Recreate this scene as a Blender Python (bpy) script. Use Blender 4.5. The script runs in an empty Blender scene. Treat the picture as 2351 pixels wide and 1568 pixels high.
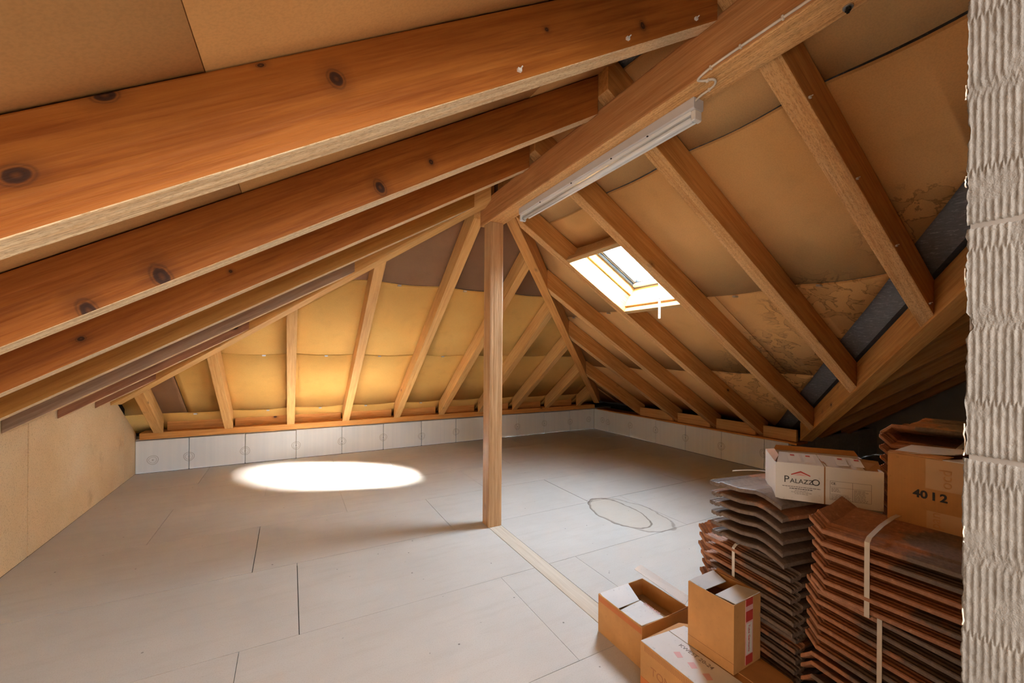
import bpy, bmesh, math, random
from mathutils import Vector, Matrix, noise
random.seed(7)
S = bpy.context.scene
COL = S.collection
R = math.radians

# ------------------------------------------------------------------ camera
cam_d = bpy.data.cameras.new('camera'); cam = bpy.data.objects.new('camera', cam_d); COL.objects.link(cam)
YAW, PIT, ROL, CH = 0.497526799, 0.0002432, 0.0065735, 1.4
_f = Vector((math.sin(YAW)*math.cos(PIT), math.cos(YAW)*math.cos(PIT), math.sin(PIT)))
_r = Vector((math.cos(YAW), -math.sin(YAW), 0)); _u = _r.cross(_f)
_c, _s = math.cos(ROL), math.sin(ROL)
_r2 = _c*_r + _s*_u; _u2 = -_s*_r + _c*_u
M = Matrix.Identity(4)
for i in range(3):
    M[i][0] = _r2[i]; M[i][1] = _u2[i]; M[i][2] = -_f[i]
M[0][3], M[1][3], M[2][3] = 0, 0, CH
cam.matrix_world = M
cam_d.sensor_width = 36; cam_d.lens = 936.65*36/2351; cam_d.shift_y = 34.12/2351
cam_d.clip_start = 0.02
S.camera = cam

# ------------------------------------------------------------------ world, sun, window portal, fill lamps, exposure
W = bpy.data.worlds.new('sky'); S.world = W; W.use_nodes = True
bg = W.node_tree.nodes['Background']
bg.inputs[0].default_value = (0.76, 0.88, 1.0, 1); bg.inputs[1].default_value = 35.0
sun_d = bpy.data.lights.new('sun', 'SUN'); sun = bpy.data.objects.new('sun', sun_d); COL.objects.link(sun)
sun_d.energy = 185; sun_d.angle = R(12); sun_d.color = (1.0, 0.95, 0.86)
sun.rotation_euler = Vector((-2.28, 2.56, -2.34)).to_track_quat('-Z', 'Y').to_euler()
TH = math.atan(.595)
def area(name, loc, direction, sx, sy, energy, color=(1, 1, 1), portal=False):
    d = bpy.data.lights.new(name, 'AREA'); o = bpy.data.objects.new(name, d); COL.objects.link(o)
    d.shape = 'RECTANGLE'; d.size = sx; d.size_y = sy; d.energy = energy; d.color = color
    o.location = loc; o.rotation_euler = Vector(direction).to_track_quat('-Z', 'Y').to_euler()
    if portal: d.cycles.is_portal = True
    return o
_p = area('roof_window_portal', (2.80, 2.72, 2.40), (-math.sin(TH), 0, -math.cos(TH)), .9, .9, 1, portal=True)
# added fill lamp low on the left behind the camera, no opening there
area('rear_fill_left', (-1.45, -1.1, .62), (1, .75, .35), .9, .7, 13, (1.0, .93, .84))
# added overhead fill lamp behind the camera, the slope has no window here
area('rear_roof_fill', (.2, -.95, 1.86), (-.1, .6, -1), .7, .5, 22, (1.0, .97, .93))
vs = S.view_settings
vs.view_transform = 'Standard'; vs.look = 'None'; vs.gamma = 1; vs.use_curve_mapping = False
vs.exposure = 1.72

# ------------------------------------------------------------------ materials
def mat(name):
    m = bpy.data.materials.new(name); m.use_nodes = True
    nt = m.node_tree; b = nt.nodes['Principled BSDF']
    return m, nt, b
def N(nt, t, **kw):
    n = nt.nodes.new(t)
    for k, v in kw.items():
        if k.startswith('i_'): n.inputs[k[2:]].default_value = v
        elif k.startswith('n_'): n.inputs[int(k[2:])].default_value = v
        else: setattr(n, k, v)
    return n
def L(nt, a, b): nt.links.new(a, b)
def ramp(nt, fac, stops):
    r = nt.nodes.new('ShaderNodeValToRGB')
    while len(r.color_ramp.elements) < len(stops): r.color_ramp.elements.new(.5)
    for e, (p, c) in zip(r.color_ramp.elements, stops):
        e.position = p; e.color = (*c, 1) if len(c) == 3 else c
    L(nt, fac, r.inputs[0]); return r.outputs[0]
def g(v): return (v, v, v)
def mix(nt, fac, a, b, mode='MIX'):
    m = nt.nodes.new('ShaderNodeMix'); m.data_type = 'RGBA'; m.blend_type = mode
    if isinstance(fac, (int, float)): m.inputs[0].default_value = fac
    else: L(nt, fac, m.inputs[0])
    for k, v in ((6, a), (7, b)):
        if isinstance(v, (tuple, list)): m.inputs[k].default_value = (*v[:3], 1)
        else: L(nt, v, m.inputs[k])
    return m.outputs[2]
def math_(nt, op, a, b=None, c=None, clamp=False):
    m = nt.nodes.new('ShaderNodeMath'); m.operation = op; m.use_clamp = clamp
    for k, v in ((0, a), (1, b), (2, c)):
        if v is None: continue
        if isinstance(v, (int, float)): m.inputs[k].default_value = v
        else: L(nt, v, m.inputs[k])
    return m.outputs[0]
def coord(nt, scale=(1, 1, 1), rnd=0):
    tc = nt.nodes.new('ShaderNodeTexCoord'); mp = nt.nodes.new('ShaderNodeMapping')
    mp.inputs['Scale'].default_value = scale
    src = tc.outputs['Object']
    if rnd:
        oi = nt.nodes.new('ShaderNodeObjectInfo'); va = nt.nodes.new('ShaderNodeVectorMath'); va.operation = 'ADD'
        m = math_(nt, 'MULTIPLY', oi.outputs['Random'], rnd)
        L(nt, src, va.inputs[0]); L(nt, m, va.inputs[1]); src = va.outputs[0]
    L(nt, src, mp.inputs['Vector']); return mp.outputs[0]
def noi(nt, vec, scale, detail=4, rough=.55, dist=0):
    n = nt.nodes.new('ShaderNodeTexNoise'); n.inputs['Scale'].default_value = scale
    n.inputs['Detail'].default_value = detail; n.inputs['Roughness'].default_value = rough
    n.inputs['Distortion'].default_value = dist
    L(nt, vec, n.inputs['Vector']); return n.outputs['Fac']
def bump(nt, b, h, strength=.3, dist=.01):
    n = nt.nodes.new('ShaderNodeBump'); n.inputs['Strength'].default_value = strength
    n.inputs['Distance'].default_value = dist
    L(nt, h, n.inputs['Height']); L(nt, n.outputs[0], b.inputs['Normal'])

def wood(name, light, mid, dark, knots=.085, rough=.62, bumpy=.35, sawn=False, at=None):
    m, nt, b = mat(name)
    v1 = coord(nt, (.9, 9, 9), 37); v2 = coord(nt, (5, 130, 130), 11); v3 = coord(nt, (4.2, 6.5, 6.5), 23)
    n1 = noi(nt, v1, 1.6, 5, .6, .8); n2 = noi(nt, v2, 1.0, 3, .6, .3)
    wv = nt.nodes.new('ShaderNodeTexWave'); wv.wave_type = 'RINGS'; wv.rings_direction = 'X'
    wv.inputs['Scale'].default_value = 1.3; wv.inputs['Distortion'].default_value = 6; wv.inputs['Detail'].default_value = 2
    wv.inputs['Detail Scale'].default_value = .8
    L(nt, coord(nt, (.55, 8, 8), 29), wv.inputs['Vector'])
    c = ramp(nt, n1, [(.25, dark), (.5, mid), (.75, light)])
    c = mix(nt, math_(nt, 'MULTIPLY', wv.outputs['Fac'], .35), c, dark)
    c = mix(nt, ramp(nt, n2, [(.3, g(.0)), (.62, g(.45))]), c, light)
    n5 = noi(nt, coord(nt, (2.2, 55, 55), 17), 1.0, 4, .65, .4)
    c = mix(nt, ramp(nt, n5, [(.50, g(0)), (.66, g(.6))]), c, dark)
    if sawn:
        n6 = noi(nt, coord(nt, (70, 240, 240), 19), 1.0, 3, .7)
        c = mix(nt, ramp(nt, n6, [(.50, g(0)), (.62, g(.65))]), c, tuple(x*.75 for x in dark))
    vo = nt.nodes.new('ShaderNodeTexVoronoi'); L(nt, v3, vo.inputs['Vector']); vo.inputs['Scale'].default_value = 1.0
    kn = ramp(nt, vo.outputs['Distance'], [(knots*.55, g(1)), (knots, g(.75)), (knots*1.15, g(.35)), (knots*2.6, g(0))])
    sp_ = nt.nodes.new('ShaderNodeSeparateColor'); L(nt, vo.outputs['Color'], sp_.inputs[0])
    kn = math_(nt, 'MULTIPLY', kn, math_(nt, 'GREATER_THAN', sp_.outputs[0], .78))
    if at:                                    # individual knots at their places on the side face (u along, w up the face)
        kn = None
        tc = nt.nodes.new('ShaderNodeTexCoord'); sp = nt.nodes.new('ShaderNodeSeparateXYZ'); L(nt, tc.outputs['Object'], sp.inputs[0])
        wob = math_(nt, 'MULTIPLY', math_(nt, 'SUBTRACT', noi(nt, tc.outputs['Object'], 30, 3), .5), .5)
        for (u, w, ru, rw) in at:
            du = math_(nt, 'DIVIDE', math_(nt, 'SUBTRACT', sp.outputs['X'], u), ru); dw = math_(nt, 'DIVIDE', math_(nt, 'SUBTRACT', sp.outputs['Z'], w), rw)
            d = math_(nt, 'SQRT', math_(nt, 'ADD', math_(nt, 'MULTIPLY', du, du), math_(nt, 'MULTIPLY', dw, dw)))
            d = math_(nt, 'ADD', d, wob)
            k_ = ramp(nt, math_(nt, 'DIVIDE', d, 4.0), [(.0, g(.7)), (.12, g(1)), (.2, g(.95)), (.25, g(.35)), (.30, g(.6)), (.36, g(.25)), (.8, g(0))])
            kn = k_ if kn is None else math_(nt, 'MAXIMUM', kn, k_)
    c = mix(nt, kn, c, (.045, .016, .008))
    L(nt, c, b.inputs['Base Color']); b.inputs['Roughness'].default_value = rough
    b.inputs['Specular IOR Level'].default_value = .3
    bump(nt, b, math_(nt, 'ADD', n2, math_(nt, 'MULTIPLY', wv.outputs['Fac'], .5)), bumpy, .004)
    return m
M_RAFT = wood('rafter_pine', (.76, .39, .12), (.63, .27, .065), (.45, .16, .03))
M_SAWN_BOUNCE = wood('sawn_pine_bounce_lit', (.95, .78, .52), (.90, .65, .38), (.70, .40, .17), .06, .75, .8, True)  # rough-sawn speckle; floor-bounce light put into the pale colour
M_SAWR_BOUNCE = wood('sawn_orange_pine_bounce_lit', (.88, .54, .25), (.77, .41, .15), (.56, .24, .06), .07, .75, .8, True)  # orange sawn wood, brightened with bounce light painted into the colour
M_RED = wood('aged_red_pine', (.50, .18, .032), (.37, .11, .014), (.24, .06, .007), .1)
_rc = ((.50, .18, .032), (.37, .11, .014), (.24, .06, .007), .1)
M_RED1 = wood('red_pine_first', *_rc, at=[(1.421, .084, .021, .014), (2.002, .111, .015, .017), (3.051, .05, .012, .013), (1.597, .171, .018, .010), (2.645, .106, .007, .006), (1.869, .167, .008, .004)])
M_RED2 = wood('red_pine_second', *_rc, at=[(1.431, .022, .022, .034), (2.217, .04, .018, .026), (1.227, .006, .02, .03), (2.469, .062, .01, .012)])
M_RED3 = wood('red_pine_third', *_rc, at=[(.984, .074, .014, .010), (1.6, .10, .008, .008)])
M_AMBER = wood('amber_pine', (.50, .235, .05), (.40, .165, .025), (.30, .11, .014), .06)
M_PALE = wood('pale_pine', (.80, .47, .18), (.68, .36, .115), (.54, .25, .065), .075)
M_RIDGE = wood('ridge_pine', (.60, .30, .12), (.46, .20, .065), (.34, .125, .035), .08)
M_GREYW = wood('weathered_pine', (.46, .31, .22), (.36, .22, .14), (.24, .13, .075), .09)
M_REDG = wood('worn_red_pine', (.46, .23, .13), (.36, .155, .08), (.25, .09, .04), .09)
M_POST = wood('post_pine', (.64, .40, .21), (.48, .26, .115), (.33, .155, .06), .07, .42)
M_TRIM = wood('window_pine', (.66, .44, .21), (.56, .33, .13), (.44, .23, .08), .07)

def board_mat(name, a, c2, stain=0.0, water=()):
    m, nt, b = mat(name)
    v = coord(nt); n1 = noi(nt, v, 1.3, 3); n2 = noi(nt, v, 160, 2)
    c = ramp(nt, n1, [(.3, a), (.7, c2)])
    c = mix(nt, ramp(nt, n2, [(.35, g(.18)), (.6, g(0))]), c, tuple(x*.55 for x in a))
    n3 = noi(nt, v, 7, 3, .5)
    c = mix(nt, math_(nt, 'MULTIPLY', ramp(nt, n3, [(.55, g(0)), (.75, g(1))]), .12), c, tuple(x*.5 for x in a))
    for (cx, cy, cz, rad) in water:            # dried water marks: wandering dark rims inside a patch
        vm = nt.nodes.new('ShaderNodeVectorMath'); vm.operation = 'DISTANCE'; L(nt, v, vm.inputs[0]); vm.inputs[1].default_value = (cx, cy, cz)
        mask = ramp(nt, math_(nt, 'DIVIDE', vm.outputs['Value'], rad), [(.7, g(1)), (1.0, g(0))])
        nw = noi(nt, v, 7.5, 4, .55, .6)
        rim = ramp(nt, math_(nt, 'ABSOLUTE', math_(nt, 'SUBTRACT', nw, .53)), [(.0, g(1)), (.012, g(.8)), (.026, g(0))])
        inside = ramp(nt, nw, [(.52, g(0)), (.54, g(.22))])
        k = math_(nt, 'MULTIPLY', mask, math_(nt, 'MAXIMUM', math_(nt, 'MULTIPLY', rim, .75), inside))
        c = mix(nt, k, c, tuple(x*.32 for x in a))
    L(nt, c, b.inputs['Base Color']); b.inputs['Roughness'].default_value = .8; b.inputs['Specular IOR Level'].default_value = .15
    bump(nt, b, n2, .1, .001)
    return m
M_BOARD = board_mat('softboard', (.70, .37, .135), (.80, .46, .185))
M_BOARDR = board_mat('softboard_water_marked', (.68, .355, .12), (.78, .43, .165), water=((2.95, .75, 2.06, .42), (3.5, 1.5, 1.72, .55), (4.1, 2.2, 1.37, .6), (4.6, 2.6, 1.05, .6)))
M_BOARDH = board_mat('yellow_softboard', (.70, .385, .105), (.78, .46, .14))
M_HARD = board_mat('brown_hardboard', (.22, .105, .05), (.28, .14, .07))
def chip_mat():
    m, nt, b = mat('particleboard')
    v = coord(nt); n1 = noi(nt, v, 2.0, 4); n2 = noi(nt, v, 110, 3, .7)
    c = ramp(nt, n1, [(.3, (.80, .55, .29)), (.7, (.90, .67, .40))])
    c = mix(nt, ramp(nt, n2, [(.3, g(.55)), (.48, g(0))]), c, (.38, .20, .07))
    n3 = noi(nt, v, 3.1, 5, .65)
    c = mix(nt, ramp(nt, n3, [(.6, g(0)), (.75, g(.45))]), c, (.42, .22, .08))
    L(nt, c, b.inputs['Base Color']); b.inputs['Roughness'].default_value = .75
    bump(nt, b, n2, .15, .002); return m
M_CHIP = chip_mat()
def floor_mat():
    m, nt, b = mat('floor_chipboard')
    v = coord(nt); n1 = noi(nt, v, 1.1, 5, .6); n2 = noi(nt, v, 190, 2)
    n4 = noi(nt, coord(nt, (1.2, 7, 1)), 2.2, 5, .65)
    c = ramp(nt, n1, [(.3, (.46, .425, .385)), (.7, (.55, .52, .48))])
    c = mix(nt, ramp(nt, n4, [(.5, g(0)), (.8, g(.4))]), c, (.38, .34, .29))
    c = mix(nt, ramp(nt, n2, [(.32, g(.35)), (.5, g(0))]), c, (.36, .31, .25))
    vo = nt.nodes.new('ShaderNodeTexVoronoi'); vo.inputs['Scale'].default_value = 9; L(nt, v, vo.inputs['Vector'])
    sp = ramp(nt, vo.outputs['Distance'], [(.03, g(.9)), (.06, g(0))])
    c = mix(nt, math_(nt, 'MULTIPLY', sp, ramp(nt, noi(nt, v, 3, 2), [(.45, g(0)), (.55, g(1))])), c, (.10, .085, .07))
    # dried puddle: two closed rims and a yellowish patch
    def ring(cx, cy, rx, ry, rot, strength):
        mp = nt.nodes.new('ShaderNodeMapping'); mp.vector_type = 'TEXTURE'
        mp.inputs['Location'].default_value = (cx, cy, 0); mp.inputs['Rotation'].default_value = (0, 0, rot); mp.inputs['Scale'].default_value = (rx, ry, 1)
        tc = nt.nodes.new('ShaderNodeTexCoord'); L(nt, tc.outputs['Object'], mp.inputs['Vector'])
        ln = nt.nodes.new('ShaderNodeVectorMath'); ln.operation = 'LENGTH'; L(nt, mp.outputs[0], ln.inputs[0])
        d = math_(nt, 'ADD', ln.outputs['Value'], math_(nt, 'MULTIPLY', math_(nt, 'SUBTRACT', noi(nt, v, 4, 3), .5), .45))
        rim = ramp(nt, math_(nt, 'ABSOLUTE', math_(nt, 'SUBTRACT', d, 1.0)), [(.0, g(strength)), (.018, g(strength*.8)), (.04, g(0))])
        ins = ramp(nt, d, [(.3, g(.22)), (1.0, g(.28)), (1.8, g(0))])
        return rim, ins
    r1, i1 = ring(2.60, 2.78, .20, .36, -.12, .9); r2, i2 = ring(2.67, 2.70, .26, .42, .1, .6)
    c = mix(nt, i1, c, (.44, .36, .26)); c = mix(nt, i2, c, (.46, .39, .30))
    c = mix(nt, r1, c, (.12, .085, .06)); c = mix(nt, r2, c, (.15, .11, .08))
    L(nt, c, b.inputs['Base Color']); b.inputs['Roughness'].default_value = .55; b.inputs['Specular IOR Level'].default_value = .35
    bump(nt, b, n2, .06, .001); return m
M_FLOOR = floor_mat()
def plain(name, col, rough=.6, metal=0, var=.0, scale=20, spec=.4):
    m, nt, b = mat(name)
    n = noi(nt, coord(nt), scale, 4)
    c = ramp(nt, n, [(.3, tuple(x*(1-var) for x in col)), (.7, tuple(min(1, x*(1+var)) for x in col))])
    L(nt, c, b.inputs['Base Color']); b.inputs['Roughness'].default_value = rough; b.inputs['Metallic'].default_value = metal
    b.inputs['Specular IOR Level'].default_value = spec
    return m
def foam_mat():
    m, nt, b = mat('polystyrene')
    v = coord(nt); n1 = noi(nt, coord(nt, (30, 30, .6)), 1, 3); n2 = noi(nt, v, 220, 1)
    c = ramp(nt, n1, [(.3, (.84, .88, .92)), (.7, (.90, .93, .96))])
    c = mix(nt, ramp(nt, n2, [(.2, g(.2)), (.4, g(0))]), c, (.6, .6, .62))
    L(nt, c, b.inputs['Base Color']); b.inputs['Roughness'].default_value = .7; bump(nt, b, n2, .15, .002); return m
M_FOAM = foam_mat()
M_FOAMG = plain('grey_polystyrene', (.55, .54, .52), .8, 0, .12, 30)
M_DARK = plain('dark_gap', (.02, .016, .012), .9, spec=.1)
M_MARK = plain('anchor_mark', (.42, .42, .43), .7)
M_STEEL = plain('galvanised_steel', (.55, .57, .6), .35, .9, .1, 40)
M_WIN = plain('window_metal', (.05, .075, .11), .35, .3, .1, 10)
M_WHITE = plain('white_enamel', (.80, .79, .77), .3, 0, .02, 5)
M_ENAM = plain('grey_enamel', (.62, .60, .60), .35, 0, .04, 6)
M_TUBE = plain('opal_tube', (.85, .86, .86), .15, 0, .01, 5)
M_CABLE = plain('cable_plastic', (.72, .62, .50), .5, 0, .06, 20)
M_BLACK = plain('black_steel', (.02, .02, .02), .3, .5)
M_STRAP = plain('strap_plastic', (.72, .68, .62), .45, 0, .05, 30)
M_CARD = None
def card(name, col, stripe=.06, blotch=.25):
    m, nt, b = mat(name)
    v = coord(nt); n1 = noi(nt, v, 6, 4, .6); w = nt.nodes.new('ShaderNodeTexWave'); w.inputs['Scale'].default_value = 40
    w.bands_direction = 'X'; L(nt, v, w.inputs['Vector'])
    c = ramp(nt, n1, [(.3, tuple(x*(1-blotch) for x in col)), (.7, col)])
    c = mix(nt, math_(nt, 'MULTIPLY', w.outputs['Fac'], stripe), c, tuple(x*.6 for x in col))
    n2 = noi(nt, v, 60, 4, .7); c = mix(nt, ramp(nt, n2, [(.62, g(0)), (.72, g(.5))]), c, tuple(x*.45 for x in col))
    L(nt, c, b.inputs['Base Color']); b.inputs['Roughness'].default_value = .7; b.inputs['Specular IOR Level'].default_value = .25
    bump(nt, b, n1, .1, .01); return m
M_CARD = card('cardboard', (.64, .33, .12)); M_CARDD = card('dark_cardboard', (.40, .19, .075))
M_CARDW = card('white_cardboard', (.74, .72, .70), .02, .08); M_CARDI = card('inner_cardboard', (.44, .27, .13))
M_INK = plain('black_ink', (.03, .028, .028), .6); M_INKR = plain('red_ink', (.50, .05, .04), .6); M_INKG = plain('grey_ink', (.22, .2, .2), .6)
M_PINK = plain('faded_red_ink', (.72, .42, .42), .7); M_TAPE = plain('clear_brown_tape', (.60, .36, .17), .25, 0, .05, 9)
M_TAPER = plain('orange_tape', (.58, .18, .04), .35, 0, .08, 9); M_INKB = plain('faded_brown_ink', (.42, .18, .07), .7)
def tile_mat():
    m, nt, b = mat('clay_tile')
    v = coord(nt, rnd=13); vo = coord(nt)
    oi = nt.nodes.new('ShaderNodeObjectInfo')
    n1 = noi(nt, v, 5, 5, .65); n2 = noi(nt, v, 70, 4, .7)
    terra = ramp(nt, n2, [(.3, (.30, .13, .065)), (.6, (.44, .205, .105)), (.8, (.64, .42, .30))])
    engobe = ramp(nt, n2, [(.3, (.12, .085, .066)), (.7, (.22, .165, .13))])
    sep = nt.nodes.new('ShaderNodeSeparateXYZ'); tc = nt.nodes.new('ShaderNodeTexCoord'); L(nt, tc.outputs['Object'], sep.inputs[0])
    # bare clay near the turned-up head (y > 0), dark slip towards the tail, amount differs per tile
    k = math_(nt, 'ADD', math_(nt, 'MULTIPLY', sep.outputs['Y'], 2.2), math_(nt, 'MULTIPLY', n1, 1.3))
    k = math_(nt, 'ADD', k, math_(nt, 'MULTIPLY', oi.outputs['Random'], .9))
    f = ramp(nt, k, [(.9, g(0)), (1.4, g(1))])
    c = mix(nt, f, engobe, terra)
    dust = ramp(nt, noi(nt, v, 26, 5, .75), [(.62, g(0)), (.74, g(.55))])
    c = mix(nt, dust, c, (.50, .36, .27))
    L(nt, c, b.inputs['Base Color']); b.inputs['Roughness'].default_value = .55; bump(nt, b, n2, .35, .003); return m
M_TILE = tile_mat()
def felt_mat():
    m, nt, b = mat('grey_roof_lining')
    n = noi(nt, coord(nt, (60, 18, 40)), 1.5, 4, .7, 1)
    L(nt, ramp(nt, n, [(.35, (.15, .145, .15)), (.58, (.20, .195, .20)), (.68, (.45, .44, .44))]), b.inputs['Base Color'])
    b.inputs['Roughness'].default_value = .6; return m
M_FELT = felt_mat()
def block_mat():
    m, nt, b = mat('clay_block')
    v = coord(nt); n1 = noi(nt, v, 30, 5, .65); n2 = noi(nt, v, 600, 3, .6)
    c = ramp(nt, n1, [(.3, (.13, .122, .111)), (.7, (.175, .165, .15))])
    c = mix(nt, ramp(nt, noi(nt, v, 150, 4, .8), [(.7, g(0)), (.78, g(.7))]), c, (.2, .16, .13))
    L(nt, c, b.inputs['Base Color']); b.inputs['Roughness'].default_value = .85; bump(nt, b, math_(nt, 'ADD', n1, n2), .4, .002); return m
M_BLOCK = block_mat(); M_MORTAR = plain('pale_mortar', (.17, .155, .14), .9, 0, .1, 60)
M_PLASTER = plain('rough_plaster', (.55, .50, .44), .9, 0, .08, 3)
def glass_mat():
    m = bpy.data.materials.new('window_glass'); m.use_nodes = True; nt = m.node_tree; nt.nodes.clear()
    o = nt.nodes.new('ShaderNodeOutputMaterial'); t = nt.nodes.new('ShaderNodeBsdfTransparent'); gl = nt.nodes.new('ShaderNodeBsdfGlossy')
    t.inputs[0].default_value = (.93, .97, 1, 1); gl.inputs['Roughness'].default_value = .05
    mx = nt.nodes.new('ShaderNodeMixShader'); mx.inputs[0].default_value = .06; L(nt, t.outputs[0], mx.inputs[1]); L(nt, gl.outputs[0], mx.inputs[2])
    L(nt, mx.outputs[0], o.inputs[0]); return m
M_GLASS = glass_mat()

# ------------------------------------------------------------------ mesh helpers
FR = {}                                     # object -> its world matrix, kept here so children can be laid out in world space
def link(o, parent=None, fr=None):
    COL.objects.link(o)
    if parent is not None: o.parent = parent; FR[o] = FR[parent]
    else:
        FR[o] = fr or Matrix.Identity(4); o.matrix_world = FR[o]
    return o
def mk(name, verts, faces, m, parent=None, fr=None, smooth=False, bevel=0, segs=1):
    base = FR[parent] if parent is not None else (fr or Matrix.Identity(4))
    inv = base.inverted()
    me = bpy.data.meshes.new(name)
    me.from_pydata([inv @ Vector(v) for v in verts], [], faces)
    b = bmesh.new(); b.from_mesh(me); bmesh.ops.recalc_face_normals(b, faces=b.faces); b.to_mesh(me); b.free()
    me.materials.append(m)
    if smooth:
        for p in me.polygons: p.use_smooth = True
    o = bpy.data.objects.new(name, me); link(o, parent, fr)
    if bevel:
        md = o.modifiers.new('bevel', 'BEVEL'); md.width = bevel; md.segments = segs; md.limit_method = 'ANGLE'
    return o
def empty(name, loc, rz=0):
    o = bpy.data.objects.new(name, None); o.empty_display_size = .1
    return link(o, None, Matrix.Translation(loc) @ Matrix.Rotation(rz, 4, 'Z'))
def tag(o, label, cat, group=None):
    o['label'] = label; o['category'] = cat
    if group: o['group'] = group
    return o
def struct(o): o['kind'] = 'structure'; return o
QUADS = [(0, 1, 2, 3), (7, 6, 5, 4), (0, 4, 5, 1), (1, 5, 6, 2), (2, 6, 7, 3), (3, 7, 4, 0)]
def boxv(x0, x1, y0, y1, z0, z1):
    return [(x0, y0, z0), (x1, y0, z0), (x1, y1, z0), (x0, y1, z0), (x0, y0, z1), (x1, y0, z1), (x1, y1, z1), (x0, y1, z1)]
def box(name, x0, x1, y0, y1, z0, z1, m, parent=None, bevel=0, fr=None):
    return mk(name, boxv(x0, x1, y0, y1, z0, z1), QUADS, m, parent, fr, bevel=bevel)
def multi(parts):                           # join several (verts, faces) lists
    V, F = [], []
    for v, f in parts:
        n = len(V); V += list(v); F += [tuple(i+n for i in q) for q in f]
    return V, F
def frame_along(a, b):
    a, b = Vector(a), Vector(b); x = (b-a).normalized(); z = Vector((0, 0, 1))
    y = z.cross(x)
    y = y.normalized() if y.length > 1e-4 else Vector((0, 1, 0)); z = x.cross(y)
    m = Matrix.Identity(4)
    for i in range(3): m[i][0], m[i][1], m[i][2] = x[i], y[i], z[i]
    m[0][3], m[1][3], m[2][3] = a
    return m
def beam(name, v8, m, label, cat, group=None, bevel=.004, axis=(0, 1), sawn=None):
    """v8: bottom four corners then top four (world); the length runs from corner axis[0] to axis[1]"""
    fr = frame_along(v8[axis[0]], v8[axis[1]])
    o = mk(name, v8, QUADS, m, fr=fr, bevel=bevel, segs=2)
    if sawn:                                  # lower face rough-sawn, its paleness is painted floor bounce; the sides are planed
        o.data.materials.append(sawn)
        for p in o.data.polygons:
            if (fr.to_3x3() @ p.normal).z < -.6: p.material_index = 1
    return tag(o, label, cat, group)
def tube(pts, r, n=8, closed=False):
    V, F = [], []; P = [Vector(p) for p in pts]
    for i, p in enumerate(P):
        a = P[max(i-1, 0)]; b = P[min(i+1, len(P)-1)]; d = (b-a).normalized()
        q = d.orthogonal().normalized() if i == 0 else (q - d*q.dot(d)).normalized()
        w = d.cross(q)
        for k in range(n):
            t = 2*math.pi*k/n; V.append(p + r*(math.cos(t)*q + math.sin(t)*w))
    for i in range(len(P)-1):
        for k in range(n): F.append((i*n+k, i*n+(k+1) % n, (i+1)*n+(k+1) % n, (i+1)*n+k))
    F.append(tuple(range(n))[::-1]); F.append(tuple(range((len(P)-1)*n, len(P)*n)))
    return V, F
def text(name, s, size, origin, right, up, m, parent, depth=.0004, bold=0):
    cu = bpy.data.curves.new(name, 'FONT'); cu.body = s; cu.size = size; cu.extrude = depth; cu.resolution_u = 3; cu.offset = bold
    tmp = bpy.data.objects.new(name, cu); COL.objects.link(tmp)
    dg = bpy.context.evaluated_depsgraph_get(); me = bpy.data.meshes.new_from_object(tmp.evaluated_get(dg))
    bpy.data.objects.remove(tmp)
    r = Vector(right).normalized(); u = Vector(up).normalized(); n = r.cross(u)
    T = Matrix.Identity(4)
    for i in range(3): T[i][0], T[i][1], T[i][2] = r[i], u[i], n[i]
    T[0][3], T[1][3], T[2][3] = origin
    me.transform(FR[parent].inverted() @ T); me.materials.clear(); me.materials.append(m)
    o = bpy.data.objects.new(name, me); return link(o, parent)

# ------------------------------------------------------------------ the roof planes (undersides of the rafters)
RH = .205                                   # rafter height measured plumb
SL, SH = .595, .70
def zl(x, y=0): return 1.834 + SL*x         # left slope
def zr(x, y=0): return 3.603 - SL*x         # right slope
def zh(x, y): return .52 + SH*(6.1-y)       # hip end
def zw(x, y): return 3.603 - SL*(y+1.82)/.834     # roof of the side wing, meeting the right slope on the valley
def yhl(x): return 6.1 - (1.314+SL*x)/SH    # left hip in plan
def yhr(x): return 6.1 - (3.083-SL*x)/SH
def xhl(y): return ((6.1-y)*SH-1.314)/SL
def xhr(y): return (3.083-(6.1-y)*SH)/SL
VS = .834
def yv(x): return VS*x - 1.82               # valley in plan
def xv(y): return (y+1.82)/VS
XC = 1.487                                  # ridge line
YB0 = -2.6
XLW, XRW, YHW = -1.58, 5.23, 6.25           # wall faces

# ------------------------------------------------------------------ shell
floor = struct(box('floor', -2.8, 7.6, YB0, 6.7, -.12, -.022, M_DARK))
def clip_poly(poly, a, b, c):               # keep a*x+b*y <= c
    out = []
    for i, p in enumerate(poly):
        q = poly[(i+1) % len(poly)]; dp = a*p[0]+b*p[1]-c; dq = a*q[0]+b*q[1]-c
        if dp <= 0: out.append(p)
        if dp*dq < 0: t = dp/(dp-dq); out.append((p[0]+t*(q[0]-p[0]), p[1]+t*(q[1]-p[1])))
    return out
def slab(name, poly, z0, z1, m, parent=None, fr=None):   # z0, z1: number or function of (x, y)
    n = len(poly)
    f0 = z0 if callable(z0) else (lambda x, y: z0); f1 = z1 if callable(z1) else (lambda x, y: z1)
    V = [(x, y, f0(x, y)) for x, y in poly] + [(x, y, f1(x, y)) for x, y in poly]
    F = [tuple(range(n))[::-1], tuple(range(n, 2*n))] + [(i, (i+1) % n, (i+1) % n+n, i+n) for i in range(n)]
    return mk(name, V, F, m, parent, fr)
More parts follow.
